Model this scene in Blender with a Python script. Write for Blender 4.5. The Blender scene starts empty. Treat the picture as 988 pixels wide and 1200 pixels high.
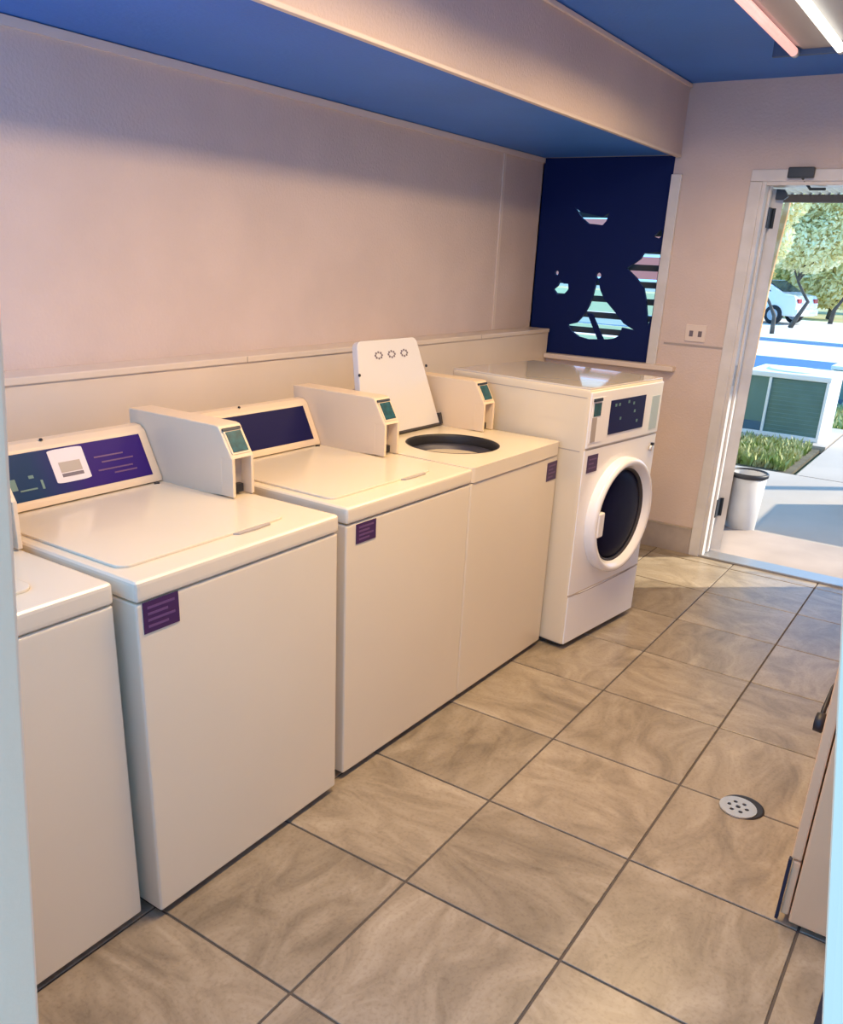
import bpy, bmesh, math, random
from mathutils import Vector, Matrix
random.seed(7)
scene = bpy.context.scene
COL = scene.collection

# ------------------------------------------------------------------ camera
cam_d = bpy.data.cameras.new('camera'); cam = bpy.data.objects.new('camera', cam_d); COL.objects.link(cam)
YAW, PITCH, ROLL = -0.5755, -0.3678, 0.0479
fw = Vector((math.sin(YAW)*math.cos(PITCH), math.cos(YAW)*math.cos(PITCH), math.sin(PITCH)))
rt = Vector((math.cos(YAW), -math.sin(YAW), 0)); up = rt.cross(fw)
r2 = math.cos(ROLL)*rt + math.sin(ROLL)*up; u2 = -math.sin(ROLL)*rt + math.cos(ROLL)*up
m = Matrix((r2, u2, -fw)).transposed().to_4x4(); m.translation = (1.4525, -1.086, 1.6217)
cam.matrix_world = m
cam_d.sensor_fit = 'HORIZONTAL'; cam_d.sensor_width = 36; cam_d.lens = 986.74/988*36
cam_d.shift_x = -0.0006; cam_d.shift_y = 81.03/988; cam_d.clip_start = 0.02; cam_d.clip_end = 300
scene.camera = cam

# ------------------------------------------------------------------ world, sun, exposure
w = bpy.data.worlds.new('sky'); scene.world = w; w.use_nodes = True
bg = w.node_tree.nodes['Background']; bg.inputs[0].default_value = (0.19, 0.50, 1.0, 1); bg.inputs[1].default_value = 2.5
sun_d = bpy.data.lights.new('sun', 'SUN'); sun = bpy.data.objects.new('sun', sun_d); COL.objects.link(sun)
sun_d.energy = 7.5; sun_d.angle = 0.02; sun_d.color = (1, 0.88, 0.68)
sun.rotation_euler = Vector((-0.60, -0.52, -0.46)).to_track_quat('-Z', 'Y').to_euler()
vs = scene.view_settings; vs.view_transform = 'Standard'; vs.look = 'None'; vs.gamma = 1; vs.exposure = 0.12
vs.use_curve_mapping = False

# ------------------------------------------------------------------ materials
def srgb(r, g, b):
    f = lambda c: c/12.92 if c <= .04045 else ((c+.055)/1.055)**2.4
    return (f(r/255), f(g/255), f(b/255), 1)
def mat(name, col, rough=.5, metal=0, spec=.5, bump=0, bscale=200, var=0, vscale=4, emit=None, estr=0, coat=0, col2=None):
    m = bpy.data.materials.new(name); m.use_nodes = True; nt = m.node_tree; b = nt.nodes['Principled BSDF']
    b.inputs['Base Color'].default_value = col; b.inputs['Roughness'].default_value = rough
    b.inputs['Metallic'].default_value = metal; b.inputs['Specular IOR Level'].default_value = spec
    b.inputs['Coat Weight'].default_value = coat
    tc = None
    if var or bump or col2: tc = nt.nodes.new('ShaderNodeTexCoord')
    if var or col2:
        n = nt.nodes.new('ShaderNodeTexNoise'); n.inputs['Scale'].default_value = vscale; n.inputs['Detail'].default_value = 6
        nt.links.new(tc.outputs['Object'], n.inputs['Vector'])
        mx = nt.nodes.new('ShaderNodeMix'); mx.data_type = 'RGBA'
        c2 = col2 if col2 else tuple(c*(1-var) for c in col[:3]) + (1,)
        mx.inputs[6].default_value = col; mx.inputs[7].default_value = c2
        rp = nt.nodes.new('ShaderNodeValToRGB'); rp.color_ramp.elements[0].position = .35; rp.color_ramp.elements[1].position = .65
        nt.links.new(n.outputs['Fac'], rp.inputs[0]); nt.links.new(rp.outputs[0], mx.inputs[0])
        nt.links.new(mx.outputs[2], b.inputs['Base Color'])
    if bump:
        n = nt.nodes.new('ShaderNodeTexNoise'); n.inputs['Scale'].default_value = bscale; n.inputs['Detail'].default_value = 4
        nt.links.new(tc.outputs['Object'], n.inputs['Vector'])
        bp = nt.nodes.new('ShaderNodeBump'); bp.inputs['Strength'].default_value = bump; bp.inputs['Distance'].default_value = .01
        nt.links.new(n.outputs['Fac'], bp.inputs['Height']); nt.links.new(bp.outputs[0], b.inputs['Normal'])
    if emit:
        b.inputs['Emission Color'].default_value = emit; b.inputs['Emission Strength'].default_value = estr
    return m
M = {}
M['wall'] = mat('beige_plaster', (.67, .55, .495, 1), .42, bump=.25, bscale=90, var=.07, vscale=3, spec=.35)
M['trimwall'] = mat('beige_gloss_trim', (.74, .63, .55, 1), .3)
M['ledge'] = mat('white_gloss_boxing', (.72, .62, .52, 1), .25, var=.05, vscale=3)
M['ceil'] = mat('ceiling_blue_shade', (.045, .21, .74, 1), .55, bump=.15, bscale=60, var=.12, vscale=1.5)  # blue shade of ceiling and recess underside put into the base colour
M['base'] = mat('grey_base_tile', (.42, .36, .33, 1), .35, var=.15, vscale=12)
M['enamel'] = mat('white_enamel', (.76, .66, .485, 1), .22, coat=.2, var=.03, vscale=2)
M['enamel_w'] = mat('cool_white_enamel', (.90, .88, .84, 1), .18, coat=.3)
M['lidwhite'] = mat('lid_white', (.66, .64, .62, 1), .35)
M['enamel_top'] = mat('polished_white_top', (.62, .57, .50, 1), .07, coat=.5)
M['plastic'] = mat('cream_plastic', (.76, .60, .41, 1), .38)
M['taupeplastic'] = mat('taupe_plastic', (.42, .36, .30, 1), .4)  # darker taupe for recess backs, seams and strips
M['dark'] = mat('black_rubber', (.012, .012, .016, 1), .5)
M['darkgap'] = mat('dark_grey_plastic', (.05, .045, .045, 1), .6)
M['navy'] = mat('navy_panel', (.007, .007, .060, 1), .4, spec=.15)
M['teal'] = mat('teal_display', (.012, .10, .12, 1), .3, var=.5, vscale=60)
M['purple'] = mat('purple_sticker', (.045, .012, .075, 1), .4)
M['purple2'] = mat('purple_print', (.13, .06, .16, 1), .4)
M['sticker'] = mat('white_sticker', (.72, .66, .66, 1), .4)
M['print'] = mat('grey_print', (.16, .13, .15, 1), .5)
M['steel'] = mat('stainless', (.62, .62, .62, 1), .22, metal=1)
M['tubsteel'] = mat('dull_tub_steel', (.07, .07, .09, 1), .45, metal=.6)
M['chrome'] = mat('brushed_chrome', (.75, .74, .73, 1), .3, metal=.85)
M['glass'] = mat('dark_door_glass', (.003, .004, .028, 1), .4, spec=.06)
M['grout'] = mat('dark_grout', (.10, .082, .066, 1), .8)
M['jamb'] = mat('cream_jamb_paint', (.98, .60, .345, 1), .45, bump=.08, bscale=60)
M['frame'] = mat('grey_white_frame_paint', (.70, .68, .67, 1), .3, var=.12, vscale=8)
M['hinge'] = mat('dark_hinge', (.02, .03, .045, 1), .4)
M['alu'] = mat('threshold_aluminium', (.42, .42, .42, 1), .35, metal=.7)
M['screen'] = mat('navy_screen_paint', (.002, .011, .085, 1), .55, spec=.2)
M['slat'] = mat('dark_slat', (.05, .05, .045, 1), .5)
M['concrete'] = mat('concrete', (.46, .40, .335, 1), .8, var=.12, vscale=1.2, bump=.1, bscale=40)
M['stepstone'] = mat('pinkish_concrete', (.40, .335, .30, 1), .8, var=.15, vscale=3)
M['road'] = mat('pale_road', (.66, .64, .60, 1), .85, var=.08, vscale=.4)
M['roadshade'] = mat('blue_road_shade', (.035, .13, .26, 1), .7, var=.12, vscale=.6)  # shade on the road, given as a dark blue colour
M['lawn'] = mat('lawn', (.30, .33, .13, 1), .9, col2=(.46, .42, .24, 1), vscale=.7)
M['grass'] = mat('grass_blades', (.22, .30, .05, 1), .7, col2=(.55, .52, .27, 1), vscale=5)
M['soil'] = mat('soil', (.13, .11, .07, 1), .9, var=.4, vscale=8)
M['leaf'] = mat('leaf_pale', (.36, .40, .13, 1), .6, col2=(.62, .60, .32, 1), vscale=.6)
M['leaf2'] = mat('leaf_green', (.20, .30, .09, 1), .6, col2=(.42, .46, .17, 1), vscale=.7)
M['bark'] = mat('bark', (.12, .10, .08, 1), .9, var=.4, vscale=6)
M['orange'] = mat('orange_bark', (.48, .22, .07, 1), .9, col2=(.62, .38, .20, 1), vscale=6)
M['grille'] = mat('green_grey_grille', (.13, .24, .215, 1), .5, var=.12, vscale=5)
M['acwhite'] = mat('condenser_white', (.80, .80, .76, 1), .4)
M['can'] = mat('grey_bin_plastic', (.55, .54, .52, 1), .5, var=.08, vscale=6)
M['roofsheet'] = mat('pale_roof_sheet', (.70, .67, .64, 1), .6)
M['beam'] = mat('brown_beam', (.10, .07, .06, 1), .7)
M['car'] = mat('white_car_paint', (.80, .81, .82, 1), .2, coat=.5)
M['carglass'] = mat('car_glass', (.02, .04, .06, 1), .08)
M['tyre'] = mat('tyre', (.02, .02, .022, 1), .8)
M['redlight'] = mat('tail_lamp', (.4, .02, .02, 1), .3)
M['dryer'] = mat('beige_enamel', (.82, .50, .27, 1), .4, var=.06, vscale=5)
M['mat'] = mat('navy_rubber', (.008, .012, .035, 1), .6, bump=.2, bscale=120)
M['fixture'] = mat('fixture_grey_enamel', (.42, .40, .40, 1), .4)
M['fixdark'] = mat('fixture_blue_end', (.05, .10, .22, 1), .5)
M['tubepink'] = mat('pink_tube', (.8, .6, .55, 1), .3, emit=(1, .48, .42, 1), estr=.85)
M['tubewhite'] = mat('white_tube', (.8, .8, .75, 1), .3, emit=(1, .97, .85, 1), estr=2.0)
M['red'] = mat('red_siding', (.92, .26, .17, 1), .6)
M['lime'] = mat('pale_green_siding', (.95, .86, .42, 1), .6)
M['creamboard'] = mat('cream_board', (.95, .84, .62, 1), .6)

def leaf_mat(name, c1, c2):
    m = bpy.data.materials.new(name); m.use_nodes = True; nt = m.node_tree; nt.nodes.remove(nt.nodes['Principled BSDF'])
    tc = nt.nodes.new('ShaderNodeTexCoord'); n = nt.nodes.new('ShaderNodeTexNoise'); n.inputs['Scale'].default_value = 1.3; n.inputs['Detail'].default_value = 5
    nt.links.new(tc.outputs['Object'], n.inputs['Vector']); r = nt.nodes.new('ShaderNodeValToRGB')
    r.color_ramp.elements[0].position = .38; r.color_ramp.elements[0].color = c1; r.color_ramp.elements[1].position = .62; r.color_ramp.elements[1].color = c2
    nt.links.new(n.outputs['Fac'], r.inputs[0])
    d = nt.nodes.new('ShaderNodeBsdfDiffuse'); t = nt.nodes.new('ShaderNodeBsdfTranslucent'); mx = nt.nodes.new('ShaderNodeMixShader'); mx.inputs[0].default_value = .3
    nt.links.new(r.outputs[0], d.inputs[0]); nt.links.new(r.outputs[0], t.inputs[0])
    nt.links.new(d.outputs[0], mx.inputs[1]); nt.links.new(t.outputs[0], mx.inputs[2]); nt.links.new(mx.outputs[0], nt.nodes['Material Output'].inputs[0])
    return m
M['leaf'] = leaf_mat('leaf_pale', (.76, .70, .34, 1), (.94, .90, .60, 1))
M['leaf2'] = leaf_mat('leaf_green', (.60, .62, .28, 1), (.88, .84, .48, 1))
def tile_mat():
    m = bpy.data.materials.new('stone_tile'); m.use_nodes = True; nt = m.node_tree; b = nt.nodes['Principled BSDF']
    tc = nt.nodes.new('ShaderNodeTexCoord'); oi = nt.nodes.new('ShaderNodeObjectInfo')
    mul = nt.nodes.new('ShaderNodeMath'); mul.operation = 'MULTIPLY'; mul.inputs[1].default_value = 57
    nt.links.new(oi.outputs['Random'], mul.inputs[0])
    add = nt.nodes.new('ShaderNodeVectorMath'); add.operation = 'ADD'
    nt.links.new(tc.outputs['Object'], add.inputs[0]); nt.links.new(mul.outputs[0], add.inputs[1])
    mp = nt.nodes.new('ShaderNodeMapping'); mp.inputs['Scale'].default_value = (1.0, 2.1, 1); mp.inputs['Rotation'].default_value = (0, 0, .5)
    nt.links.new(add.outputs[0], mp.inputs[0])
    n1 = nt.nodes.new('ShaderNodeTexNoise'); n1.inputs['Scale'].default_value = 3.2; n1.inputs['Detail'].default_value = 9; n1.inputs['Roughness'].default_value = .62; n1.inputs['Distortion'].default_value = 1.4
    nt.links.new(mp.outputs[0], n1.inputs['Vector'])
    r = nt.nodes.new('ShaderNodeValToRGB'); cr = r.color_ramp
    cr.elements[0].position = .25; cr.elements[0].color = (.165, .132, .092, 1)
    cr.elements[1].position = .75; cr.elements[1].color = (.43, .365, .275, 1)
    e = cr.elements.new(.5); e.color = (.305, .25, .178, 1)
    nt.links.new(n1.outputs['Fac'], r.inputs[0])
    n2 = nt.nodes.new('ShaderNodeTexNoise'); n2.inputs['Scale'].default_value = 95; n2.inputs['Detail'].default_value = 5
    nt.links.new(add.outputs[0], n2.inputs['Vector'])
    r2_ = nt.nodes.new('ShaderNodeValToRGB'); r2_.color_ramp.elements[0].position = .33; r2_.color_ramp.elements[0].color = (.55, .5, .45, 1); r2_.color_ramp.elements[1].position = .5; r2_.color_ramp.elements[1].color = (1, 1, 1, 1)
    nt.links.new(n2.outputs['Fac'], r2_.inputs[0])
    mx = nt.nodes.new('ShaderNodeMix'); mx.data_type = 'RGBA'; mx.blend_type = 'MULTIPLY'; mx.inputs[0].default_value = .3
    nt.links.new(r.outputs[0], mx.inputs[6]); nt.links.new(r2_.outputs[0], mx.inputs[7])
    hs = nt.nodes.new('ShaderNodeHueSaturation'); mr = nt.nodes.new('ShaderNodeMapRange'); mr.inputs[3].default_value = .88; mr.inputs[4].default_value = 1.12
    nt.links.new(oi.outputs['Random'], mr.inputs[0]); nt.links.new(mr.outputs[0], hs.inputs['Value']); nt.links.new(mx.outputs[2], hs.inputs['Color'])
    nt.links.new(hs.outputs[0], b.inputs['Base Color'])
    b.inputs['Roughness'].default_value = .30
    bp = nt.nodes.new('ShaderNodeBump'); bp.inputs['Strength'].default_value = .12; bp.inputs['Distance'].default_value = .01
    nt.links.new(n1.outputs['Fac'], bp.inputs['Height']); nt.links.new(bp.outputs[0], b.inputs['Normal'])
    return m
M['tile'] = tile_mat()
def panel_mat():
    m = bpy.data.materials.new('blue_purple_print'); m.use_nodes = True; nt = m.node_tree; b = nt.nodes['Principled BSDF']
    tc = nt.nodes.new('ShaderNodeTexCoord'); sp = nt.nodes.new('ShaderNodeSeparateXYZ'); nt.links.new(tc.outputs['Object'], sp.inputs[0])
    mr = nt.nodes.new('ShaderNodeMapRange'); mr.inputs[1].default_value = .20; mr.inputs[2].default_value = .36
    nt.links.new(sp.outputs['Y'], mr.inputs[0])
    r = nt.nodes.new('ShaderNodeValToRGB'); cr = r.color_ramp
    cr.elements[0].color = (.006, .035, .10, 1); cr.elements[1].color = (.032, .012, .14, 1)
    nt.links.new(mr.outputs[0], r.inputs[0])
    nt.links.new(r.outputs[0], b.inputs['Base Color']); b.inputs['Roughness'].default_value = .4; b.inputs['Specular IOR Level'].default_value = .15
    return m
M['panelprint'] = panel_mat()

# ------------------------------------------------------------------ helpers
def tag(o, label=None, cat=None, group=None, kind=None):
    if label: o['label'] = label
    if cat: o['category'] = cat
    if group: o['group'] = group
    if kind: o['kind'] = kind
    return o
def thing(name, label, cat, loc=(0, 0, 0), rz=0, group=None, kind=None):
    o = bpy.data.objects.new(name, None); COL.objects.link(o); o.location = loc; o.rotation_euler = (0, 0, rz)
    o.empty_display_size = .1
    return tag(o, label, cat, group, kind)
def obj(name, bm, material, parent=None, smooth=False):
    me = bpy.data.meshes.new(name); bmesh.ops.recalc_face_normals(bm, faces=bm.faces); bm.to_mesh(me); bm.free()
    if smooth:
        for p in me.polygons: p.use_smooth = True
    me.materials.append(M[material] if isinstance(material, str) else material)
    o = bpy.data.objects.new(name, me); COL.objects.link(o)
    if parent: o.parent = parent
    return o
def add_box(bm, x0, x1, y0, y1, z0, z1, bev=0, seg=2):
    t = bmesh.new()
    bmesh.ops.create_cube(t, size=1)
    for v in t.verts: v.co = Vector((x0+(v.co.x+.5)*(x1-x0), y0+(v.co.y+.5)*(y1-y0), z0+(v.co.z+.5)*(z1-z0)))
    if bev: bmesh.ops.bevel(t, geom=t.edges[:], offset=bev, segments=seg, profile=.6, affect='EDGES')
    merge(bm, t)
def merge(bm, t):
    me = bpy.data.meshes.new('tmp'); t.to_mesh(me); t.free(); bm.from_mesh(me); bpy.data.meshes.remove(me)
def box(name, x0, x1, y0, y1, z0, z1, material, parent=None, bev=0, seg=2, smooth=False):
    bm = bmesh.new(); add_box(bm, x0, x1, y0, y1, z0, z1, bev, seg); return obj(name, bm, material, parent, smooth)
def add_prism(bm, pts, axis, a, b, bev=0):
    """extrude a 2-D outline along axis ('x': pts are (y,z); 'y': pts are (x,z); 'z': pts are (x,y))"""
    t = bmesh.new()
    def P(p, c): return {'x': (c, p[0], p[1]), 'y': (p[0], c, p[1]), 'z': (p[0], p[1], c)}[axis]
    A = [t.verts.new(P(p, a)) for p in pts]; B = [t.verts.new(P(p, b)) for p in pts]
    t.faces.new(A); t.faces.new(B[::-1]); n = len(pts)
    for i in range(n): t.faces.new((A[i], B[i], B[(i+1) % n], A[(i+1) % n]))
    bmesh.ops.recalc_face_normals(t, faces=t.faces)
    if bev: bmesh.ops.bevel(t, geom=t.edges[:], offset=bev, segments=2, profile=.6, affect='EDGES')
    merge(bm, t)
def prism(name, pts, axis, a, b, material, parent=None, bev=0):
    bm = bmesh.new(); add_prism(bm, pts, axis, a, b, bev); return obj(name, bm, material, parent)
def add_lathe(bm, prof, center, axis='z', n=40, close=False):
    """prof: list of (r, h); revolve about axis through center"""
    rings = []
    for r, h in prof:
        ring = []
        for i in range(n):
            a = 2*math.pi*i/n; c, s = r*math.cos(a), r*math.sin(a)
            p = {'z': (c, s, h), 'x': (h, c, s), 'y': (c, h, s)}[axis]
            ring.append(bm.verts.new(Vector(center)+Vector(p)))
        rings.append(ring)
    for k in range(len(rings)-1):
        for i in range(n): bm.faces.new((rings[k][i], rings[k][(i+1) % n], rings[k+1][(i+1) % n], rings[k+1][i]))
    if close:
        bm.faces.new(rings[0][::-1]); bm.faces.new(rings[-1])
def lathe(name, prof, center, material, parent=None, axis='z', n=40, close=False, smooth=True):
    bm = bmesh.new(); add_lathe(bm, prof, center, axis, n, close); o = obj(name, bm, material, parent)
    if smooth:
        for p in o.data.polygons: p.use_smooth = len(p.vertices) == 4
    return o
def add_tube(bm, pts, radii, n=8):
    rings = []
    for i, p in enumerate(pts):
        p = Vector(p); d = (Vector(pts[min(i+1, len(pts)-1)])-Vector(pts[max(i-1, 0)])).normalized()
        a = d.orthogonal().normalized() if abs(d.z) < .9 else Vector((1, 0, 0)); a = (a-d*a.dot(d)).normalized(); b = d.cross(a)
        r = radii[i] if isinstance(radii, (list, tuple)) else radii
        rings.append([bm.verts.new(p+(a*math.cos(2*math.pi*k/n)+b*math.sin(2*math.pi*k/n))*r) for k in range(n)])
    for k in range(len(rings)-1):
        for i in range(n): bm.faces.new((rings[k][i], rings[k][(i+1) % n], rings[k+1][(i+1) % n], rings[k+1][i]))
    bm.faces.new(rings[0][::-1]); bm.faces.new(rings[-1])
def tube(name, pts, radii, material, parent=None, n=10):
    bm = bmesh.new(); add_tube(bm, pts, radii, n); return obj(name, bm, material, parent, True)
def slab_with_holes(name, outer, holes, axis, a, b, material, parent=None):
    """plate with real cut-outs: outlines are 2-D, plate lies across axis from a to b"""
    t = bmesh.new()
    def P(p, c): return {'x': (c, p[0], p[1]), 'y': (p[0], c, p[1]), 'z': (p[0], p[1], c)}[axis]
    loops = [outer]+holes; eds = []; vl = []
    for L in loops:
        vs_ = [t.verts.new(P(p, a)) for p in L]; vl.append(vs_)
        eds += [t.edges.new((vs_[i], vs_[(i+1) % len(vs_)])) for i in range(len(vs_))]
    bmesh.ops.triangle_fill(t, use_beauty=True, use_dissolve=False, edges=eds)
    # drop triangles that fill a hole
    def inside(q, L):
        c = False; n = len(L)
        for i in range(n):
            (x1, y1), (x2, y2) = L[i], L[(i+1) % n]
            if (y1 > q[1]) != (y2 > q[1]) and q[0] < (x2-x1)*(q[1]-y1)/(y2-y1)+x1: c = not c
        return c
    def Q(v): return {'x': (v.y, v.z), 'y': (v.x, v.z), 'z': (v.x, v.y)}[axis]
    bad = [f for f in t.faces if any(inside(Q(f.calc_center_median()), H) for H in holes)]
    bmesh.ops.delete(t, geom=bad, context='FACES_ONLY')
    r = bmesh.ops.extrude_face_region(t, geom=t.faces[:])
    dv = Vector(P((0, 0), b))-Vector(P((0, 0), a))
    bmesh.ops.translate(t, verts=[g for g in r['geom'] if isinstance(g, bmesh.types.BMVert)], vec=dv)
    return obj(name, t, material, parent)
def circ(cx, cy, r, n=40, ry=None): return [(cx+r*math.cos(2*math.pi*i/n), cy+(ry or r)*math.sin(2*math.pi*i/n)) for i in range(n)]
def rrect(x0, x1, y0, y1, r, n=5):
    out = []
    for cx, cy, a0 in ((x1-r, y1-r, 0), (x0+r, y1-r, 90), (x0+r, y0+r, 180), (x1-r, y0+r, 270)):
        for i in range(n+1):
            a = math.radians(a0+90*i/n); out.append((cx+r*math.cos(a), cy+r*math.sin(a)))
    return out

# ------------------------------------------------------------------ room shell
XW, XS, XR, YN, YE = -1.065, -0.244, 2.06, -0.74, 3.898
ZS, ZC = 2.197, 2.534
fl = tag(box('floor', XW-.1, XR+.1, YN-.02, YE+.05, -.05, -.004, 'grout'), 'room floor of large tan stone-look tiles with dark grout', 'floor', kind='structure')
TX, TY, TS = .4226, .0197, .4706
cache = {}
for i in range(-5, 6):
    for j in range(-3, 10):
        x0, x1, y0, y1 = max(TX+i*TS, XW), min(TX+(i+1)*TS, XR), max(TY+j*TS, YN), min(TY+(j+1)*TS, YE)
        if x1-x0 < .03 or y1-y0 < .03: continue
        key = (round(x1-x0, 3), round(y1-y0, 3)); g = .0036
        if key not in cache:
            bm = bmesh.new(); hx, hy = (x1-x0)/2-g, (y1-y0)/2-g
            add_box(bm, -hx, hx, -hy, hy, -.006, 0, .0012, 1)
            me = bpy.data.meshes.new('tile'); bm.to_mesh(me); bm.free(); me.materials.append(M['tile']); cache[key] = me
        o = bpy.data.objects.new('tile', cache[key]); COL.objects.link(o); o.parent = fl; o.location = ((x0+x1)/2, (y0+y1)/2, 0)
        if key == (round(TS, 3), round(TS, 3)): o.rotation_euler = (0, 0, random.choice((0, 1, 2, 3))*math.pi/2)

wl = tag(box('wall_left', XW-.1, XW, YN, YE+.12, 0, ZC, 'wall'), 'long beige plaster wall behind the row of washers', 'wall', kind='structure')
box('moulding', XW, XW+.012, YN, YE, ZS-.03, ZS-.004, 'trimwall', wl)
box('joint_batten', XW, XW+.006, 3.41, 3.435, 1.24, ZS-.03, 'trimwall', wl)
lg = tag(box('trim_1', XW, -.93, YN+.02, YE-.003, 0, 1.215, 'ledge'), 'boxed-in low ledge along the wall behind the washers', 'ledge', kind='structure')
box('ledge_cap', XW, -.922, YN+.02, YE-.003, 1.215, 1.238, 'ledge', lg, .004)
for y in (1.28, 3.05): box('cap_joint', -.9215, -.9205, y, y+.004, 1.215, 1.238, 'taupeplastic', lg)

# end wall with window opening (x -1.065..-.27, z 1.09..2.197) and doorway (x .215..1.16, z 0..2.075)
WX1, WZ0 = -.272, 1.09
DX0, DX1, DZ = .215, 1.16, 2.075
we = tag(slab_with_holes('wall_end', [(XW-.1, 0), (DX0, 0), (DX0, DZ), (DX1, DZ), (DX1, 0), (XR, 0), (XR, ZC), (XW-.1, ZC)],
         [[(XW, WZ0), (WX1, WZ0), (WX1, ZS), (XW, ZS)]], 'y', YE, YE+.12, 'wall'), 'end wall holding the dark screen window and the open doorway', 'wall', kind='structure')
box('rail_groove', -.19, .15, YE-.004, YE, 1.213, 1.223, 'base', we)
tag(box('wall_right', XR, XR+.1, YN, YE+.12, 0, ZC, 'wall'), 'beige wall on the right behind the dryer', 'wall', kind='structure')
bb = tag(box('baseboard_end', XW, .148, YE-.012, YE, 0, .155, 'base'), 'grey tile baseboard along the end wall', 'baseboard', kind='structure')
box('cap_strip', XW, .148, YE-.016, YE, .155, .163, 'taupeplastic', bb)
ce = tag(box('ceiling', XS, XR, YN, YE, ZC, ZC+.08, 'ceil'), 'ceiling with blue shade put into its colour', 'ceiling', kind='structure')
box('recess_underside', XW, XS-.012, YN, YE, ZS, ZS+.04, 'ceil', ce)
so = tag(box('trim_2', XS-.012, XS, YN, YE, ZS-.012, ZC, 'wall'), 'pinkish soffit face running under the ceiling above the washers', 'soffit', kind='structure')
box('bottom_bead', XS-.016, XS+.006, YN, YE, ZS-.016, ZS-.002, 'trimwall', so, .003)
box('top_bead', XS, XS+.014, YN, YE, ZC-.022, ZC-.004, 'trimwall', so, .003)

# near doorway frame, leaning as in the picture
def lx(z): return .73+(z-.794)*.1386      # left opening edge
def rx(z): return 1.455+(z-1.359)*-.164   # right opening edge
HZ = 2.12
wn = tag(box('wall_near', XW, lx(.9)-.11, -.76, -.74, 0, .98, 'wall'), 'low near wall beside the doorway frame', 'wall', kind='structure')  # unseen wall, kept low so blue sky light reaches the upper walls
d2 = thing('door_2', 'pale white painted door frame in the near foreground on both picture edges', 'door frame', (0, 0, 0), kind='structure')
def post(name, f, s):
    bm = bmesh.new(); a = [f(0), f(HZ)]; pts = [(a[0], 0), (a[1], HZ), (a[1]+s*.10, HZ+.0), (a[0]+s*.10, 0)]
    add_prism(bm, pts, 'y', -.80, -.72, .004); return obj(name, bm, 'jamb', d2)
post('jamb', lx, -1); post('jamb', rx, 1)
bm = bmesh.new(); add_prism(bm, [(lx(HZ)-.10, HZ), (rx(HZ)+.10, HZ), (rx(HZ)+.10, HZ+.09), (lx(HZ)-.10, HZ+.09)], 'y', -.80, -.72, .004); obj('head', bm, 'jamb', d2)

# ------------------------------------------------------------------ window with cut-out screen
wi = thing('window_1', 'dark navy window screen with cut-out shapes in the end wall corner', 'window', (0, YE, 0), kind='structure')
def H(*p): return list(p)
holes = [
 H((-.845, 1.935), (-.80, 1.905), (-.735, 1.895), (-.69, 1.887), (-.655, 1.883), (-.622, 1.905), (-.635, 1.86), (-.655, 1.838), (-.70, 1.842), (-.745, 1.845), (-.79, 1.875)),
 H((-.479, 1.612), (-.44, 1.635), (-.40, 1.665), (-.385, 1.695), (-.34, 1.70), (-.287, 1.705), (-.287, 1.36), (-.305, 1.30), (-.318, 1.36), (-.335, 1.44), (-.36, 1.51), (-.41, 1.56)),
 H((-.325, 1.80), (-.30, 1.825), (-.29, 1.79), (-.31, 1.775), (-.34, 1.785)),
 H(*circ(-.918, 1.565, .013, 10)),
 H((-.93, 1.47), (-.905, 1.49), (-.89, 1.525), (-.865, 1.505), (-.835, 1.505), (-.83, 1.475), (-.855, 1.445), (-.90, 1.44)),
 H(*circ(-.645, 1.562, .017, 10)),
 H((-.655, 1.535), (-.64, 1.535), (-.625, 1.485), (-.595, 1.435), (-.545, 1.39), (-.50, 1.35), (-.455, 1.305), (-.38, 1.27), (-.46, 1.28), (-.47, 1.235), (-.50, 1.215), (-.545, 1.205), (-.60, 1.20), (-.67, 1.195), (-.73, 1.205), (-.785, 1.235), (-.81, 1.27), (-.755, 1.285), (-.715, 1.33), (-.685, 1.39), (-.668, 1.45)),
]
slab_with_holes('screen_panel', [(XW+.002, WZ0+.001), (WX1-.003, WZ0+.001), (WX1-.003, ZS-.002), (XW+.002, ZS-.002)], holes, 'y', .012, .034, 'screen', wi)
prism('diagonal_bar', [(-.702, 1.345), (-.668, 1.345), (-.565, 1.18), (-.605, 1.18)], 'y', .036, .05, 'screen', wi)
for k, z in enumerate([1.148+.0935*i for i in range(11)]):
    prism('slat', [(.072, z-.012), (.078, z-.016), (.105, z+.012), (.099, z+.018)], 'x', XW+.005, WX1-.005, 'slat', wi)
box('casing', WX1-.002, WX1+.055, -.022, 0, WZ0-.02, 2.10, 'frame', wi, .004)
box('casing_return', WX1-.0, WX1+.012, 0, .11, WZ0, 2.10, 'frame', wi)
box('sill', XW+.14, -.10, -.05, .012, WZ0-.025, WZ0+.004, 'trimwall', wi, .004)
# ------------------------------------------------------------------ outlet
ou = thing('outlet_plate', 'beige double electrical outlet plate on the end wall beside the door', 'outlet', (-.015, YE, 1.285))
box('plate', -.058, .058, -.008, 0, -.046, .046, 'trimwall', ou, .003)
for s in (-.024, .026): box('socket', s-.011, s+.011, -.0095, -.006, -.019, .013, 'print', ou, .002)

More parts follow.
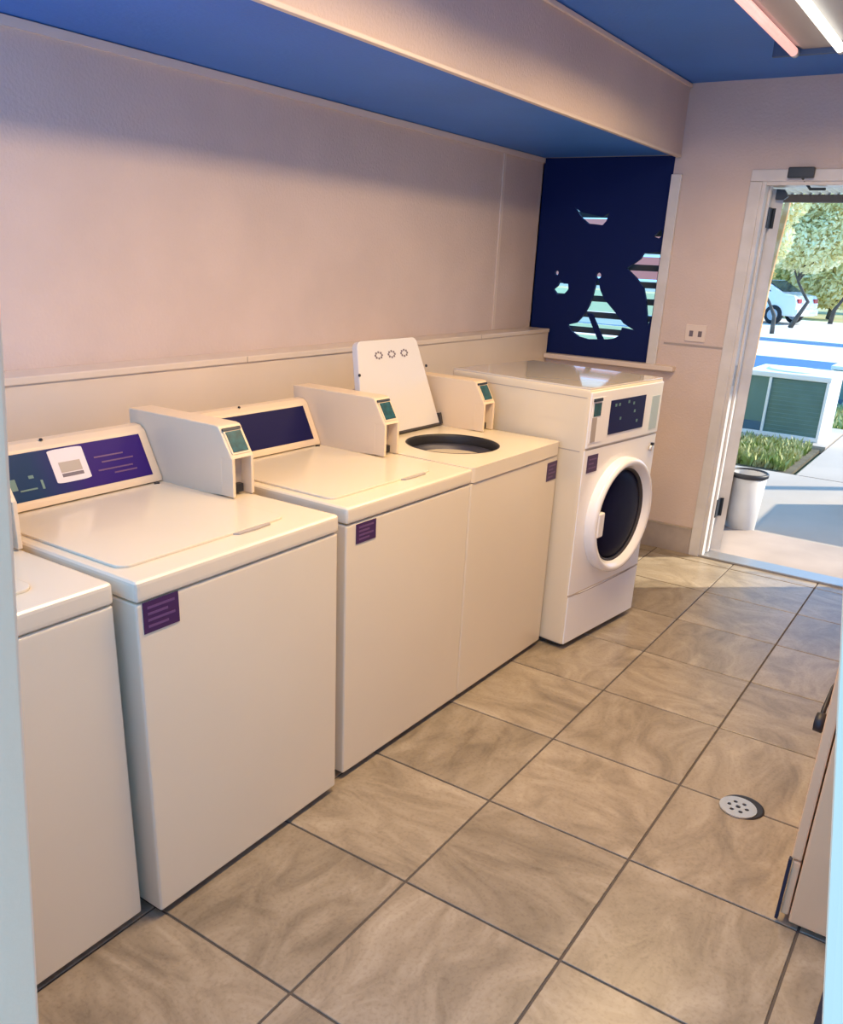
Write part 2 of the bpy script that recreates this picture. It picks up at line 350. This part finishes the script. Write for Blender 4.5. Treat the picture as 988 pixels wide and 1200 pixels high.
# ------------------------------------------------------------------ far doorway
d1 = thing('door_1', 'open doorway with grey-white metal frame leading outside', 'door', (0, YE, 0), kind='structure')
box('casing', .150, .212, -.018, 0, 0, 2.061, 'frame', d1, .004)
box('casing', .150, DX1+.065, -.018, 0, 2.062, 2.118, 'frame', d1, .004)
box('casing', DX1+.003, DX1+.065, -.018, 0, 0, 2.061, 'frame', d1, .004)
box('jamb', .200, .232, -.008, .13, 0, 2.07, 'frame', d1, .003)
box('door_stop', .232, .246, .055, .09, .02, 2.06, 'frame', d1, .002)
box('jamb', DX1-.02, DX1+.01, -.008, .13, 0, 2.07, 'frame', d1, .003)
box('head_jamb', .232, DX1-.02, -.008, .13, 2.045, 2.072, 'frame', d1, .003)
for z0, z1 in ((1.845, 1.945), (.235, .345)):
    h = box('hinge', .246, .252, .066, .145, z0, z1, 'hinge', d1, .001)
    bm = bmesh.new(); add_tube(bm, [(.258, .145, z0), (.258, .145, z1)], .009, 10); obj('hinge_knuckle', bm, 'hinge', h)
box('strike_plate', .232, .2345, .012, .04, 1.02, 1.13, 'alu', d1)
th = box('threshold', .20, DX1, -.012, .13, -.002, .012, 'alu', d1, .003)
dl = prism('door_leaf', [(.222, .134), (.03, .98), (.105, .99), (.295, .15)], 'z', .02, 2.04, 'frame', d1)
cl = box('door_closer', .335, .46, -.05, -.008, 2.075, 2.125, 'hinge', d1, .006)
bm = bmesh.new(); add_tube(bm, [(.40, -.03, 2.085), (.44, .04, 2.03), (.50, .10, 2.035)], .007, 8); obj('closer_arm', bm, 'hinge', cl)
bm = bmesh.new(); add_prism(bm, [(.262, 1.985), (.305, 1.985), (.325, 2.0), (.305, 2.03), (.262, 2.035)], 'y', .10, .13, .003); obj('head_bracket', bm, 'hinge', d1)

# ------------------------------------------------------------------ ceiling light
def ceiling_light(label, y, energy):
    li = thing('ceiling_light', label, 'light', (.545, y, ZC), 0, 'ceiling lights')
    bm = bmesh.new(); add_prism(bm, [(-.16, -.002), (.16, -.002), (.16, -.02), (.06, -.055), (-.06, -.055), (-.16, -.02)], 'y', -.62, .62, .002); obj('housing', bm, 'fixture', li)
    for yy in (-.64, .62): box('end_plate', -.18, .18, yy, yy+.02, -.075, -.001, 'fixdark', li, .003)
    for x, mm in ((-.088, 'tubepink'), (.088, 'tubewhite')):
        tb = lathe('tube', [(.0165, -.585), (.0165, .585)], (x, 0, -.068), mm, li, 'y', 16, True)
        for yy in (-.62, .585): lathe('tube_cap', [(.0172, yy), (.0172, yy+.035)], (x, 0, -.068), 'chrome', tb, 'y', 16, True)
    ld = bpy.data.lights.new('fluorescent_glow', 'AREA'); ld.shape = 'RECTANGLE'; ld.size = .24; ld.size_y = 1.2
    ld.energy = energy; ld.color = (1, .69, .355); ld.spread = math.radians(168)
    lo = bpy.data.objects.new('fluorescent_glow', ld); COL.objects.link(lo); lo.parent = li; lo.location = (0, 0, -.092)
ceiling_light('two-tube fluorescent fixture on the ceiling near the end wall', 2.45, 27)
ceiling_light('added unseen two-tube fixture warming the near washers from the ceiling', .80, 42)  # unseen fixture, added to warm the light on the near washers

# ------------------------------------------------------------------ top-load washers
WW, ZD = .70, .936
def sticker(parent, y0, y1, z0, z1, x=0.0, lines=4):
    s = box('label_sticker', x+.0005, x+.002, y0, y1, z0, z1, 'purple', parent)
    bm = bmesh.new()
    for k in range(lines):
        z = z1-(z1-z0)*(k+1)/(lines+1); add_box(bm, x+.002, x+.0026, y0+.012, y1-.012-(k % 2)*.02, z-.003, z+.003)
    obj('sticker_print', bm, 'purple2', s)
    return s
def coin_box(t, y0, y1):
    prof = [(-.77, ZD-.03), (-.365, ZD-.002), (-.365, 1.045), (-.322, 1.048), (-.374, 1.137), (-.39, 1.140), (-.77, 1.140)]
    c = prism('coin_box', prof, 'y', y0, y1, 'plastic', t, .004)
    # cheeks of the coin recess
    for a, b in ((y0+.0005, y0+.012), (y1-.012, y1-.0005)): box('cheek', -.367, -.322, a, b, ZD-.002, 1.05, 'plastic', c, .002)
    box('recess_back', -.3655, -.3635, y0+.012, y1-.012, ZD, 1.044, 'taupeplastic', c)
    box('coin_return', -.364, -.345, y0+.022, y1-.022, ZD+.002, ZD+.028, 'dark', c, .003)
    # slanted display
    A, B = Vector((-.326, 0, 1.055)), Vector((-.3715, 0, 1.133)); d = (B-A).normalized(); nrm = Vector((d.z, 0, -d.x))
    def onface(s, h): p = A+(B-A)*s+nrm*h; return (p.x, p.z)
    prism('display_bezel', [onface(.06, .0005), onface(.06, .003), onface(.96, .003), onface(.96, .0005)], 'y', y0+.008, y1-.008, 'plastic', c)
    prism('display', [onface(.12, .003), onface(.12, .0045), onface(.82, .0045), onface(.82, .003)], 'y', y0+.014, y1-.014, 'teal', c)
    prism('display_hood', [onface(.86, .003), onface(.86, .007), onface(.95, .007), onface(.95, .003)], 'y', y0+.005, y1-.012, 'hinge', c)
    return c
def console(t, y0, y1, panelmat):
    prof = [(-.745, ZD-.01), (-.628, ZD-.002), (-.632, ZD+.012), (-.697, 1.082), (-.715, 1.096), (-.745, 1.098)]
    c = prism('console', prof, 'y', y0, y1, 'plastic', t, .003)
    A, B = Vector((-.634, 0, ZD+.014)), Vector((-.695, 0, 1.078)); d = (B-A).normalized(); nrm = Vector((d.z, 0, -d.x))
    def onface(s, h): p = A+(B-A)*s+nrm*h; return (p.x, p.z)
    p = prism('control_panel', [onface(.05, .0005), onface(.05, .002), onface(.965, .002), onface(.965, .0005)], 'y', y0+.012, y1-.03, panelmat, c)
    lathe('screw', [(.005, 0), (.005, .004), (.003, .006)], (-.712, (y0+y1)/2-.04, 1.096), 'dark', c, 'z', 10, True)
    return c, p, onface
def top_loader(name, label, loc, rz=0, lid_open=False, panelmat='navy', lipz=.875, WW=.70):
    t = thing(name, label, 'washer', loc, rz, 'washers along the left wall')
    box('cabinet', -.70, 0, 0, WW, .022, lipz, 'enamel', t, .008, 3)
    for x in (-.64, -.06):
        for y in (.06, WW-.06): lathe('foot', [(.022, -.0), (.022, .012), (.012, .014), (.012, .03)], (x, y, 0), 'darkgap', t, 'z', 14, True)
    box('toe_gap', -.69, -.025, .02, WW-.02, .012, .024, 'darkgap', t)
    if not lid_open:
        dk = box('top_deck', -.705, .004, -.001, WW+.001, lipz+.003, ZD-.006, 'enamel', t, .012, 3)
        bm = bmesh.new(); add_prism(bm, rrect(-.60, -.082, .03, WW-.125, .03), 'z', ZD-.006, ZD+.001, .002); ld_ = obj('lid', bm, 'enamel', t)
        bm = bmesh.new(); add_prism(bm, [(-.088, .37), (-.070, .385), (-.066, .44), (-.070, .50), (-.088, .515)], 'z', ZD-.006, ZD-.001, .001); obj('finger_grip', bm, 'taupeplastic', ld_)
        for y in (.04, WW-.14): box('hinge_pin', -.612, -.60, y, y+.012, ZD-.006, ZD+.004, 'darkgap', ld_)
    else:
        cx, cy, r = -.285, .305, .185
        slab_with_holes('top_deck', rrect(-.705, .004, -.001, WW+.001, .02), [circ(cx, cy, r, 48)], 'z', lipz+.003, ZD-.004, 'enamel', t)
        tb = lathe('tub', [(r+.004, ZD-.004), (r, ZD-.003), (r-.004, ZD-.012), (r-.006, lipz-.04), (r+.03, lipz-.05), (r+.045, .55), (.02, .52)], (cx, cy, 0), 'dark', t, 'z', 48)
        lathe('tub_rim', [(r-.008, .895), (r-.03, .888), (r-.034, .80), (r-.03, .56), (.02, .55)], (cx, cy, 0), 'tubsteel', tb, 'z', 48)
        lathe('agitator', [(.09, .56), (.05, .60), (.038, .80), (.034, .84), (.0, .845)], (cx, cy, 0), 'navy', tb, 'z', 24)
        # standing lid, a tapered rounded plate leaning back
        bm = bmesh.new()
        Y = lambda s: (.045+.055*s, .575-.075*s)
        hgt = .372; pts = [(Y(0)[0], 0), (Y(0)[1], 0)]
        for k in range(6):
            a = math.pi/2*k/5; pts.append((Y(1)[1]-.03+.03*math.cos(a), hgt-.03+.03*math.sin(a)))
        for k in range(6):
            a = math.pi/2+math.pi/2*k/5; pts.append((Y(1)[0]+.03+.03*math.cos(a), hgt-.03+.03*math.sin(a)))
        add_prism(bm, pts, 'x', -.014, .014, .004)
        L = obj('lid', bm, 'lidwhite', t); L.location = (-.545, 0, ZD+.004); L.rotation_euler = (0, math.radians(-14), 0)
        for (a, b) in ((.20, .25), (.285, .335), (.37, .42)):
            bm = bmesh.new()
            for i in range(8):
                q0, q1 = math.pi*2*i/8, math.pi*2*(i+.7)/8; c_ = (a+b)/2
                add_box(bm, .0142, .0148, c_+.021*math.cos(q0)-.005, c_+.021*math.cos(q0)+.005, .312+.012*math.sin(q0)-.004, .312+.012*math.sin(q0)+.004)
            o = obj('instruction_icon', bm, 'print', L); o['kind'] = 'stuff'
        for y in (.085, .535): lathe('screw', [(.006, .014), (.006, .018)], (0, y, .245 if y < .3 else .25), 'dark', L, 'x', 10, True)
        box('gasket', -.016, .016, .046, .574, -.006, .004, 'darkgap', L)
        box('hinge_pin', -.02, .02, .575, .59, -.004, .045, 'darkgap', L)
    console(t, 0.004, WW-.092, panelmat)
    coin_box(t, WW-.09, WW-.002)
    return t
w1 = top_loader('washer', 'top-load washer at the left picture edge, cut off by the white jamb', (-.040, -.728, 0))
w2 = top_loader('washer', 'top-load washer whose blue control panel carries a white square sticker', (0, 0, 0), panelmat='panelprint')
sticker(w2, .016, .117, .80, .876)
w3 = top_loader('washer', 'top-load washer with closed lid and plain navy panel, left of the open one', (-.021, .7637, 0), math.radians(-1.44), WW=.683)
sticker(w3, .045, .14, .808, .888-.018)
w4 = top_loader('washer', 'top-load washer with its white lid standing open over a dark tub', (-.0035, 1.449, 0), math.radians(-1.44), lid_open=True, WW=.683)
sticker(w4, .59, .675, .775, .853)
# print and sticker on the second washer's panel
cons = [c for c in w2.children if c.name.startswith('console')][0]
A, B = Vector((-.634, 0, ZD+.014)), Vector((-.695, 0, 1.078)); d_ = (B-A).normalized(); nr = Vector((d_.z, 0, -d_.x))
def onf(s, h): p = A+(B-A)*s+nr*h; return (p.x, p.z)
def panel_patch(name, y0, y1, s0, s1, h, material, parent, r=None):
    bm = bmesh.new()
    if r: outline = rrect(y0, y1, s0, s1, r)
    else: outline = [(y0, s0), (y1, s0), (y1, s1), (y0, s1)]
    lo_, hi = [], []
    for (y, s) in outline:
        for lst, hh in ((lo_, h-.0008), (hi, h)):
            x, z = onf(s, hh); lst.append(bm.verts.new((x, y, z)))
    bm.faces.new(hi); bm.faces.new(lo_[::-1])
    for i in range(len(hi)): bm.faces.new((hi[i], lo_[i], lo_[(i+1) % len(hi)], hi[(i+1) % len(hi)]))
    return obj(name, bm, material, parent)
cp = [c for c in cons.children if c.name.startswith('control_panel')][0]
st = panel_patch('white_sticker', .262, .372, .25, .93, .0036, 'sticker', cons, .03)
panel_patch('sticker_bar', .284, .352, .36, .43, .0042, 'print', st)
panel_patch('sticker_field', .284, .352, .45, .66, .0042, 'taupeplastic', st)
for y0, y1, s0, s1 in ((.115, .145, .28, .50), (.185, .20, .46, .52), (.15, .20, .24, .27), (.215, .222, .22, .40), (.40, .50, .62, .65), (.42, .53, .5, .53), (.40, .52, .34, .37), (.45, .53, .24, .27)):
    panel_patch('panel_print', y0, y1, s0, s1, .0030, 'purple2' if y0 > .3 else 'grille', cons)

# ------------------------------------------------------------------ front-load washer
FW, FH, FD = .636, 1.155, .72
f5 = thing('front_loader', 'taller front-load washer with round dark door window near the end wall', 'washer', (.1236, 2.135, 0), -math.radians(7.63), 'washers along the left wall')
box('cabinet', -FD, 0, 0, FW, .025, FH, 'enamel', f5, .014, 3)
box('top_panel', -FD+.004, -.004, .004, FW-.004, FH-.004, FH+.004, 'enamel_top', f5, .003)
box('front_panel', -.004, .002, .004, FW-.004, .262, .905, 'enamel_w', f5, .001)
box('front_lower_panel', -.004, .004, .006, FW-.006, .03, .255, 'enamel_w', f5, .002)
for x in (-.66, -.05):
    for y in (.06, FW-.06): lathe('foot', [(.022, 0), (.022, .014), (.012, .016), (.012, .03)], (x, y, 0), 'darkgap', f5, 'z', 14, True)
box('toe_gap', -FD+.02, -.02, .02, FW-.02, .012, .027, 'darkgap', f5)
cpn = box('control_fascia', -.002, .006, .006, FW-.006, .915, FH-.012, 'enamel_w', f5, .004)
dp = box('display_panel', .006, .0085, .165, .47, .955, 1.098, 'navy', cpn, .001)
bm = bmesh.new()
for y, z in ((.20, 1.07), (.23, 1.07), (.31, 1.075), (.355, 1.065), (.25, 1.01), (.37, 1.03), (.40, .985)): add_box(bm, .0085, .0092, y, y+.014, z, z+.012)
obj('display_print', bm, 'grille', dp)['kind'] = 'stuff'
cs = box('coin_slot_plate', .006, .008, .018, .115, .935, 1.12, 'enamel_w', cpn, .001)
box('slot_hood', .008, .014, .018, .085, 1.105, 1.118, 'hinge', cs, .002)
box('display', .008, .0095, .03, .085, 1.045, 1.098, 'teal', cs)
box('coin_recess', .008, .0092, .022, .06, .94, 1.04, 'taupeplastic', cs)
box('instruction_label', .006, .0075, .535, .605, .935, 1.085, mat('pale_green_label', (.50, .62, .60, 1), .4), cpn)
lk = lathe('lock', [(.013, .004), (.013, .012), (.008, .016)], (0, .585, .845), 'chrome', f5, 'x', 18, True)
bm = bmesh.new(); add_box(bm, -.0, .014, .589, .603, .856, .868); obj('lock_tab', bm, 'dark', lk)
box('soap_drawer_seam', -.0005, .0012, .02, FW-.02, .905, .909, 'taupeplastic', f5)
sticker(f5, .032, .115, .808, .882, .002, 3)
box('handle_slot', -.0005, .0015, .05, .085, .762, .770, 'taupeplastic', f5)
DY, DZc = .335, .575
door = lathe('door_ring', [(.262, .0), (.262, .036), (.256, .048), (.244, .052), (.232, .048), (.214, .022), (.206, .006)], (0, DY, DZc), 'enamel_w', f5, 'x', 64)
lathe('door_glass', [(.208, .006), (.19, .018), (.15, .026), (.08, .030), (.0, .031)], (0, DY, DZc), 'glass', door, 'x', 48)
lathe('gasket', [(.214, .023), (.208, .024), (.203, .010)], (0, DY, DZc), 'darkgap', door, 'x', 48)
box('door_handle', .030, .056, DY-.236, DY-.190, DZc-.055, DZc+.055, 'enamel_w', door, .008, 3)
prism('lower_seam', [(.0, .262), (.10, .25), (.30, .248), (.52, .252), (FW, .262), (FW, .266), (.52, .256), (.30, .252), (.10, .254), (0, .266)], 'x', .0, .0045, 'taupeplastic', f5)
box('side_seam', -FD+.02, -.02, -.0008, .002, .898, .902, 'taupeplastic', f5)
box('top_seam', -FD+.02, -.012, -.0008, .002, 1.118, 1.121, 'taupeplastic', f5)

# ------------------------------------------------------------------ dryer on the right, mat, drain
dr = thing('dryer', 'beige dryer cabinet at the right edge with a black knob on its front', 'dryer', (1.335, .955, 0))
box('cabinet', 0, .66, 0, .68, .02, 1.02, 'dryer', dr, .006)
box('toe_gap', .03, .64, .03, .65, .0, .022, 'darkgap', dr)
dd = box('front_door', -.030, -.004, .012, .60, .205, .95, 'dryer', dr, .005)
box('lower_front_panel', -.024, -.004, .012, .66, .03, .20, 'dryer', dr, .004)
box('rubber_seal', -.034, -.026, .004, .02, .012, .205, 'mat', dr)
kb = lathe('knob', [(.010, -.058), (.024, -.056), (.026, -.036), (.014, -.030)], (0, .075, .575), 'dark', dd, 'x', 20, True)
tube('handle_bar', [(-.045, .075, .575), (-.045, .11, .60), (-.04, .16, .64), (-.032, .18, .66)], .006, 'dark', dd, 8)
tag(prism('floor_mat', rrect(1.455, 1.98, -.05, .80, .03), 'z', .0005, .012, 'mat', None, .003), 'dark navy rubber floor mat in front of the beige dryer', 'mat')
dn = thing('floor_drain', 'round metal floor drain with its cover slid aside on the tiles', 'drain', (1.10, 1.435, 0))
lathe('drain_hole', [(.066, .0008), (.066, .0022), (.058, .0022), (.0, .0012)], (0, 0, 0), 'dark', dn, 'z', 40)
slab_with_holes('drain_cover', circ(-.012, -.016, .058, 40), [circ(-.012+.028*math.cos(a), -.016+.028*math.sin(a), .007, 10) for a in [math.pi*2*k/6 for k in range(6)]]+[circ(-.012, -.016, .008, 10)], 'z', .0026, .0062, 'chrome', dn)

# ------------------------------------------------------------------ outside ground
def ground(name, pts, z, material, label, cat, kind='structure', h=.04):
    return tag(prism(name, pts, 'z', z-h, z, material), label, cat, kind=kind)
def R(x0, x1, y0, y1): return [(x0, y0), (x1, y0), (x1, y1), (x0, y1)]
ground('lawn', R(-60, 40, 4.03, 90), -.11, 'lawn', 'dry yellow-green lawn spreading beyond the path', 'lawn')
ground('patio_slab', R(-3, 4, YE+.10, 6.9), -.045, 'concrete', 'pale concrete slab right outside the doorway', 'pavement', h=.06)
ground('step', R(-.4, 1.8, YE+.122, 4.76), -.018, 'stepstone', 'low concrete step at the doorway threshold', 'step', h=.04)
ground('path', R(.18, 3.0, 6.92, 14.2), -.045, 'concrete', 'concrete path running away beside the air conditioner', 'path', h=.06)
ground('equipment_pad', R(-1.4, .165, 8.42, 9.75), -.03, 'concrete', 'concrete pad under the nearest air conditioner', 'pad', h=.07)
ground('planting_bed', R(-1.6, .12, 6.95, 8.40), -.06, 'soil', 'planting bed of soil between patio and air conditioner', 'soil', h=.05)
ground('shade_strip', R(-40, 30, 15.0, 18.7), -.07, 'roadshade', 'strip of road behind the air conditioners with blue shade put into its colour', 'road', h=.04)  # shaded stretch of road laid as its own dark blue strip
ground('street', R(-50, 40, 18.72, 23.2), -.06, 'road', 'pale sunlit street beyond the blue shade strip', 'street', h=.05)
ground('far_shade_strip', R(-50, 40, 23.25, 24.4), -.075, 'roadshade', 'narrow strip beyond the pale street with shade put into its colour', 'road', h=.04)  # slim band of shade, laid as a strip in the shade colour
ground('car_park', R(-50, 40, 24.45, 36), -.05, 'road', 'pale car park under the trees around the white car', 'car park', h=.06)
pl = thing('shade_caster', 'added low box out of view that casts shade on the patio', 'shade_caster', (1.5, 6.0, -.045))  # unseen box, added only to throw shade across the patio
slab_with_holes('shade_caster_wall', R(-.42, .45, -.42, .42), [R(-.34, .37, -.34, .34)], 'z', 0, .62, 'concrete', pl)
box('shade_caster_soil', -.335, .365, -.335, .335, .02, .56, 'soil', pl)
# grass clumps in the bed
def blades(name, n, x0, x1, y0, y1, z, hmin, hmax, wd, material, label):
    V, F = [], []
    for _ in range(n):
        x, y = random.uniform(x0, x1), random.uniform(y0, y1); a = random.uniform(0, 6.28); h = random.uniform(hmin, hmax)
        dx, dy = math.cos(a)*wd, math.sin(a)*wd; lx_, ly_ = random.uniform(-.5, .5)*h, random.uniform(-.5, .5)*h
        k = len(V); V += [(x-dx, y-dy, z), (x+dx, y+dy, z), (x+lx_*.5+dx*.8, y+ly_*.5+dy*.8, z+h*.6), (x+lx_*.5-dx*.8, y+ly_*.5-dy*.8, z+h*.6), (x+lx_, y+ly_, z+h)]
        F += [(k, k+1, k+2, k+3), (k+3, k+2, k+4)]
    me = bpy.data.meshes.new(name); me.from_pydata(V, [], F); me.materials.append(M[material])
    o = bpy.data.objects.new(name, me); COL.objects.link(o); return tag(o, label, 'plants', kind='stuff')
blades('ground_cover', 5200, -1.5, .05, 7.05, 8.32, -.065, .03, .13, .018, 'grass', 'green ground-cover plants in the bed before the air conditioner')
blades('lawn_tufts', 2000, -1.2, .14, 10.0, 11.9, -.115, .05, .14, .02, 'grass', 'grass tufts on the lawn around the farther air conditioner')

# ------------------------------------------------------------------ air conditioners
def condenser(x0, x1, y0, y1, z0, z1, label):
    t = thing('air_conditioner', label, 'air conditioner', ((x0+x1)/2, (y0+y1)/2, z0), 0, 'outdoor air conditioners')
    a, b, h = (x1-x0)/2, (y1-y0)/2, z1-z0
    box('core', -a+.03, a-.03, -b+.03, b-.03, .03, h-.04, 'grille', t)
    box('base_pan', -a, a, -b, b, 0, .045, 'acwhite', t, .008)
    tp = box('top_cover', -a-.01, a+.01, -b-.01, b+.01, h-.055, h, 'acwhite', t, .012)
    lathe('fan_guard', [(.30, h), (.30, h+.012), (.27, h+.016), (.05, h+.02), (0, h+.02)], (0, 0, 0), 'acwhite', tp, 'z', 32)
    for sx in (-1, 1):
        for sy in (-1, 1): box('corner_post', sx*a-.03 if sx > 0 else -a, a if sx > 0 else -a+.03, sy*b-.03 if sy > 0 else -b, b if sy > 0 else -b+.03, .03, h-.04, 'acwhite', t, .004)
    box('mullion', -a+.235, -a+.262, -b-.002, -b+.04, .045, h-.055, 'acwhite', t, .002)
    box('side_panel', a-.012, a, -b+.03, b-.03, .04, h-.05, 'acwhite', t, .004)
    box('lower_louvre', -a+.035, -a+.232, -b+.016, -b+.03, .05, .14, mat('blue_grey_louvre', (.06, .13, .19, 1), .5), t, .003)
    bm = bmesh.new(); n = 13
    for k in range(n):
        z = .07+(h-.15)*k/(n-1); add_box(bm, -a+.265, a-.035, -b+.018, -b+.032, z, z+.012)
    o = obj('louvre_bars', bm, 'grille', t); o['kind'] = 'stuff'
    return t
condenser(-.78, .055, 8.60, 9.40, -.03, .645, 'nearest grey-green air conditioner on the concrete pad outside the door')
condenser(-.46, .42, 12.0, 12.9, -.11, .47, 'farther air conditioner half hidden at the right picture edge')

# ------------------------------------------------------------------ bin outside
bn = thing('rubbish_bin', 'small pale grey bin with a dark rim outside the doorway', 'bin', (.225, 4.80, -.045))
lathe('bin_body', [(.095, 0), (.098, .005), (.118, .39), (.112, .39), (.094, .02), (0, .02)], (0, 0, 0), 'can', bn, 'z', 36)
lathe('bin_rim', [(.118, .378), (.126, .385), (.127, .405), (.118, .412), (.110, .405), (.110, .385)], (0, 0, 0), 'dark', bn, 'z', 36)
lathe('bin_liner', [(.110, .40), (.105, .36), (.05, .33), (0, .325)], (0, 0, 0), 'can', bn, 'z', 24)

# ------------------------------------------------------------------ patio roof
pr_ = thing('patio_roof', 'pale corrugated patio roof with brown edge beam outside the doorway', 'roof', (0, YE+.13, 0))
bm = bmesh.new(); nx = 140; xs = [-.75+2.75*i/nx for i in range(nx+1)]
prof = [(x, 2.31+.012*(1 if (i//2) % 2 else -1)) for i, x in enumerate(xs)]
add_prism(bm, prof+[(x, z+.004) for x, z in prof[::-1]], 'y', 0.0, 3.85); obj('roof_sheet', bm, 'roofsheet', pr_)
box('edge_beam', -.75, 2.0, 3.76, 3.84, 2.235, 2.30, 'beam', pr_, .004)
for x in (1.9,): box('roof_post', x, x+.09, 3.75, 3.84, -.2+.02, 2.235, 'frame', pr_, .004)

# ------------------------------------------------------------------ coloured siding seen through the screen
sd = thing('garden_fence', 'red and pale green slatted fence seen through the window screen', 'fence', (-1.6, 6.6, -.1))
for k in range(24):
    box('board', -1.3, 1.35-.55, 0, .02, .02+k*.1, .105+k*.1, 'red' if (k >= 15 and k % 3) else ('lime' if k % 3 or k < 9 else 'creamboard'), sd, .002)
for x in (-1.28, .76): box('post', x, x+.06, .02, .08, 0, 2.45, 'beam', sd)

# ------------------------------------------------------------------ trees and car
def leaves(bm_list, n, c, rad, size):
    V, F = bm_list
    for _ in range(n):
        while True:
            p = Vector((random.uniform(-1, 1), random.uniform(-1, 1), random.uniform(-1, 1)))
            if p.length < 1: break
        p = Vector((c[0]+p.x*rad[0], c[1]+p.y*rad[1], c[2]+p.z*rad[2]))
        u = Vector((random.gauss(0, 1), random.gauss(0, 1), random.gauss(0, 1))).normalized(); v = u.orthogonal().normalized(); s = size*random.uniform(.6, 1.3)
        k = len(V); V += [tuple(p-u*s), tuple(p+v*s*.5), tuple(p+u*s), tuple(p-v*s*.5)]; F.append((k, k+1, k+2, k+3))
def tree(label, base, trunk_pts, r0, blobs, leafmat, n, size=.16, barkmat='bark', name='tree'):
    t = thing(name, label, 'tree', base, 0, 'trees beyond the street')
    tube('trunk', trunk_pts, [r0*(1-.55*i/(len(trunk_pts)-1)) for i in range(len(trunk_pts))], barkmat, t, 8)
    V, F = [], []
    for c, rad in blobs: leaves((V, F), n//len(blobs), c, rad, size)
    me = bpy.data.meshes.new('crown'); me.from_pydata(V, [], F); me.materials.append(M[leafmat])
    o = bpy.data.objects.new('crown', me); COL.objects.link(o); o.parent = t
    top = trunk_pts[-1]; bm = bmesh.new()
    for c, rad in blobs:
        mid = [(top[i]+c[i])/2+random.uniform(-.2, .2) for i in range(3)]
        add_tube(bm, [trunk_pts[-2], top, mid, c], [r0*.5, r0*.42, r0*.3, r0*.1], 6)
    obj('branch', bm, barkmat, t, True)
    return t
tree('crooked pale-leaved tree in front of the white car', (-4.62, 30, -.05), [(0, 0, 0), (.16, 0, .35), (.40, 0, .85), (.18, 0, 1.15), (-.02, 0, 1.45)], .085,
     [((0, 0, 2.7), (1.5, 1.2, 1.0)), ((.9, .2, 3.2), (1.0, 1.1, 1.1)), ((-.9, .2, 3.6), (1.0, 1.1, 1.2)), ((.2, 0, 4.4), (1.4, 1.2, 1.2))], 'leaf', 17000, .095)
tree('leaning tree with dark trunk left of the crooked one', (-4.35, 26.2, -.05), [(.0, 0, 0), (-.02, 0, .5), (-.22, 0, .85), (-.50, 0, 1.25)], .07,
     [((-.9, 0, 2.6), (1.0, 1.0, .9)), ((-.7, 0, 3.7), (1.1, 1.1, .9))], 'leaf', 10000, .095)
tree('tree with dark slanting trunk at the right edge of the doorway', (-4.15, 34.6, -.05), [(0, 0, 0), (.06, 0, .5), (.25, 0, .85), (.50, 0, 1.3)], .09,
     [((.9, 0, 2.7), (1.4, 1.3, 1.1)), ((-.3, .3, 3.4), (1.3, 1.2, 1.2)), ((.6, 0, 4.5), (1.5, 1.3, 1.2))], 'leaf2', 16000, .10)
BLOB = [((0, 0, 3.0), (1.8, 1.8, 1.8)), ((.6, 0, 4.7), (1.5, 1.7, 1.5)), ((-.6, 0, 4.6), (1.5, 1.7, 1.5)), ((0, 0, 1.6), (1.8, 1.5, 1.2))]
for lab, bx_, by_, lm in (('bushy pale green tree in the back row, leftmost behind the door frame', -9.3, 39.6, 'leaf'), ('bushy green tree in the gap straight behind the white car', -7.1, 44.2, 'leaf2'),
                      ('bushy yellowish tree in the back row at the right doorway edge', -5.0, 39.6, 'leaf'), ('farthest green tree at the right behind the yellowish one', -3.9, 48.6, 'leaf2'), ('farthest pale tree seen left between the back row trees', -10.4, 48.6, 'leaf')):
    tree(lab, (bx_, by_, -.1), [(0, 0, 0), (.1, 0, 1), (0, 0, 2)], .16, BLOB, lm, 15000, .14)
tree('young tree with orange-brown trunk just past the door frame', (-1.62, 12.2, -.11), [(0, 0, 0), (.03, 0, .9), (.06, 0, 1.7), (.13, 0, 2.5), (.16, 0, 2.9)], .075,
     [((.2, .2, 3.6), (.7, .7, .5)), ((-.3, .2, 3.8), (.6, .6, .5))], 'leaf2', 1800, .09, 'orange')

car = thing('car', 'white car parked under the trees beyond the street', 'car', (-6.65, 32.6, -.05), math.radians(-14))
body = [(-2.1, .30), (-2.08, .78), (-1.85, .92), (-1.15, 1.0), (-.55, 1.42), (.75, 1.46), (1.55, 1.05), (2.02, .98), (2.12, .70), (2.10, .30)]
prism('body', body, 'y', -.85, .85, 'car', car, .06)
for s in (-1, 1):
    y0, y1 = (.845, .862) if s > 0 else (-.862, -.845)
    prism('side_window', [(-.95, 1.03), (-.48, 1.36), (.05, 1.38), (.05, 1.03)], 'y', y0, y1, 'carglass', car, .004)
    prism('side_window', [(.12, 1.03), (.12, 1.38), (.70, 1.38), (1.15, 1.08)], 'y', y0, y1, 'carglass', car, .004)
    for x in (-1.3, 1.35):
        wh = lathe('wheel', [(.12, -.10), (.30, -.10), (.32, -.07), (.32, .07), (.30, .10), (.12, .10)], (x, s*.80, .32), 'tyre', car, 'y', 24, True)
        lathe('hub_cap', [(.19, -.108), (.19, .108)], (x, s*.80, .32), 'alu', wh, 'y', 20, True)
prism('windscreen', [(-1.10, 1.03), (-.60, 1.39), (-.585, 1.41), (-1.125, 1.03)], 'y', -.72, .72, 'carglass', car)
prism('rear_window', [(1.46, 1.10), (.84, 1.42), (.86, 1.44), (1.50, 1.10)], 'y', -.70, .70, 'carglass', car)
for s in (-1, 1): box('tail_lamp', 2.03, 2.13, s*.62-.13, s*.62+.13, .74, .88, 'redlight', car, .01)
box('bumper', 2.06, 2.18, -.82, .82, .34, .55, 'car', car, .03)
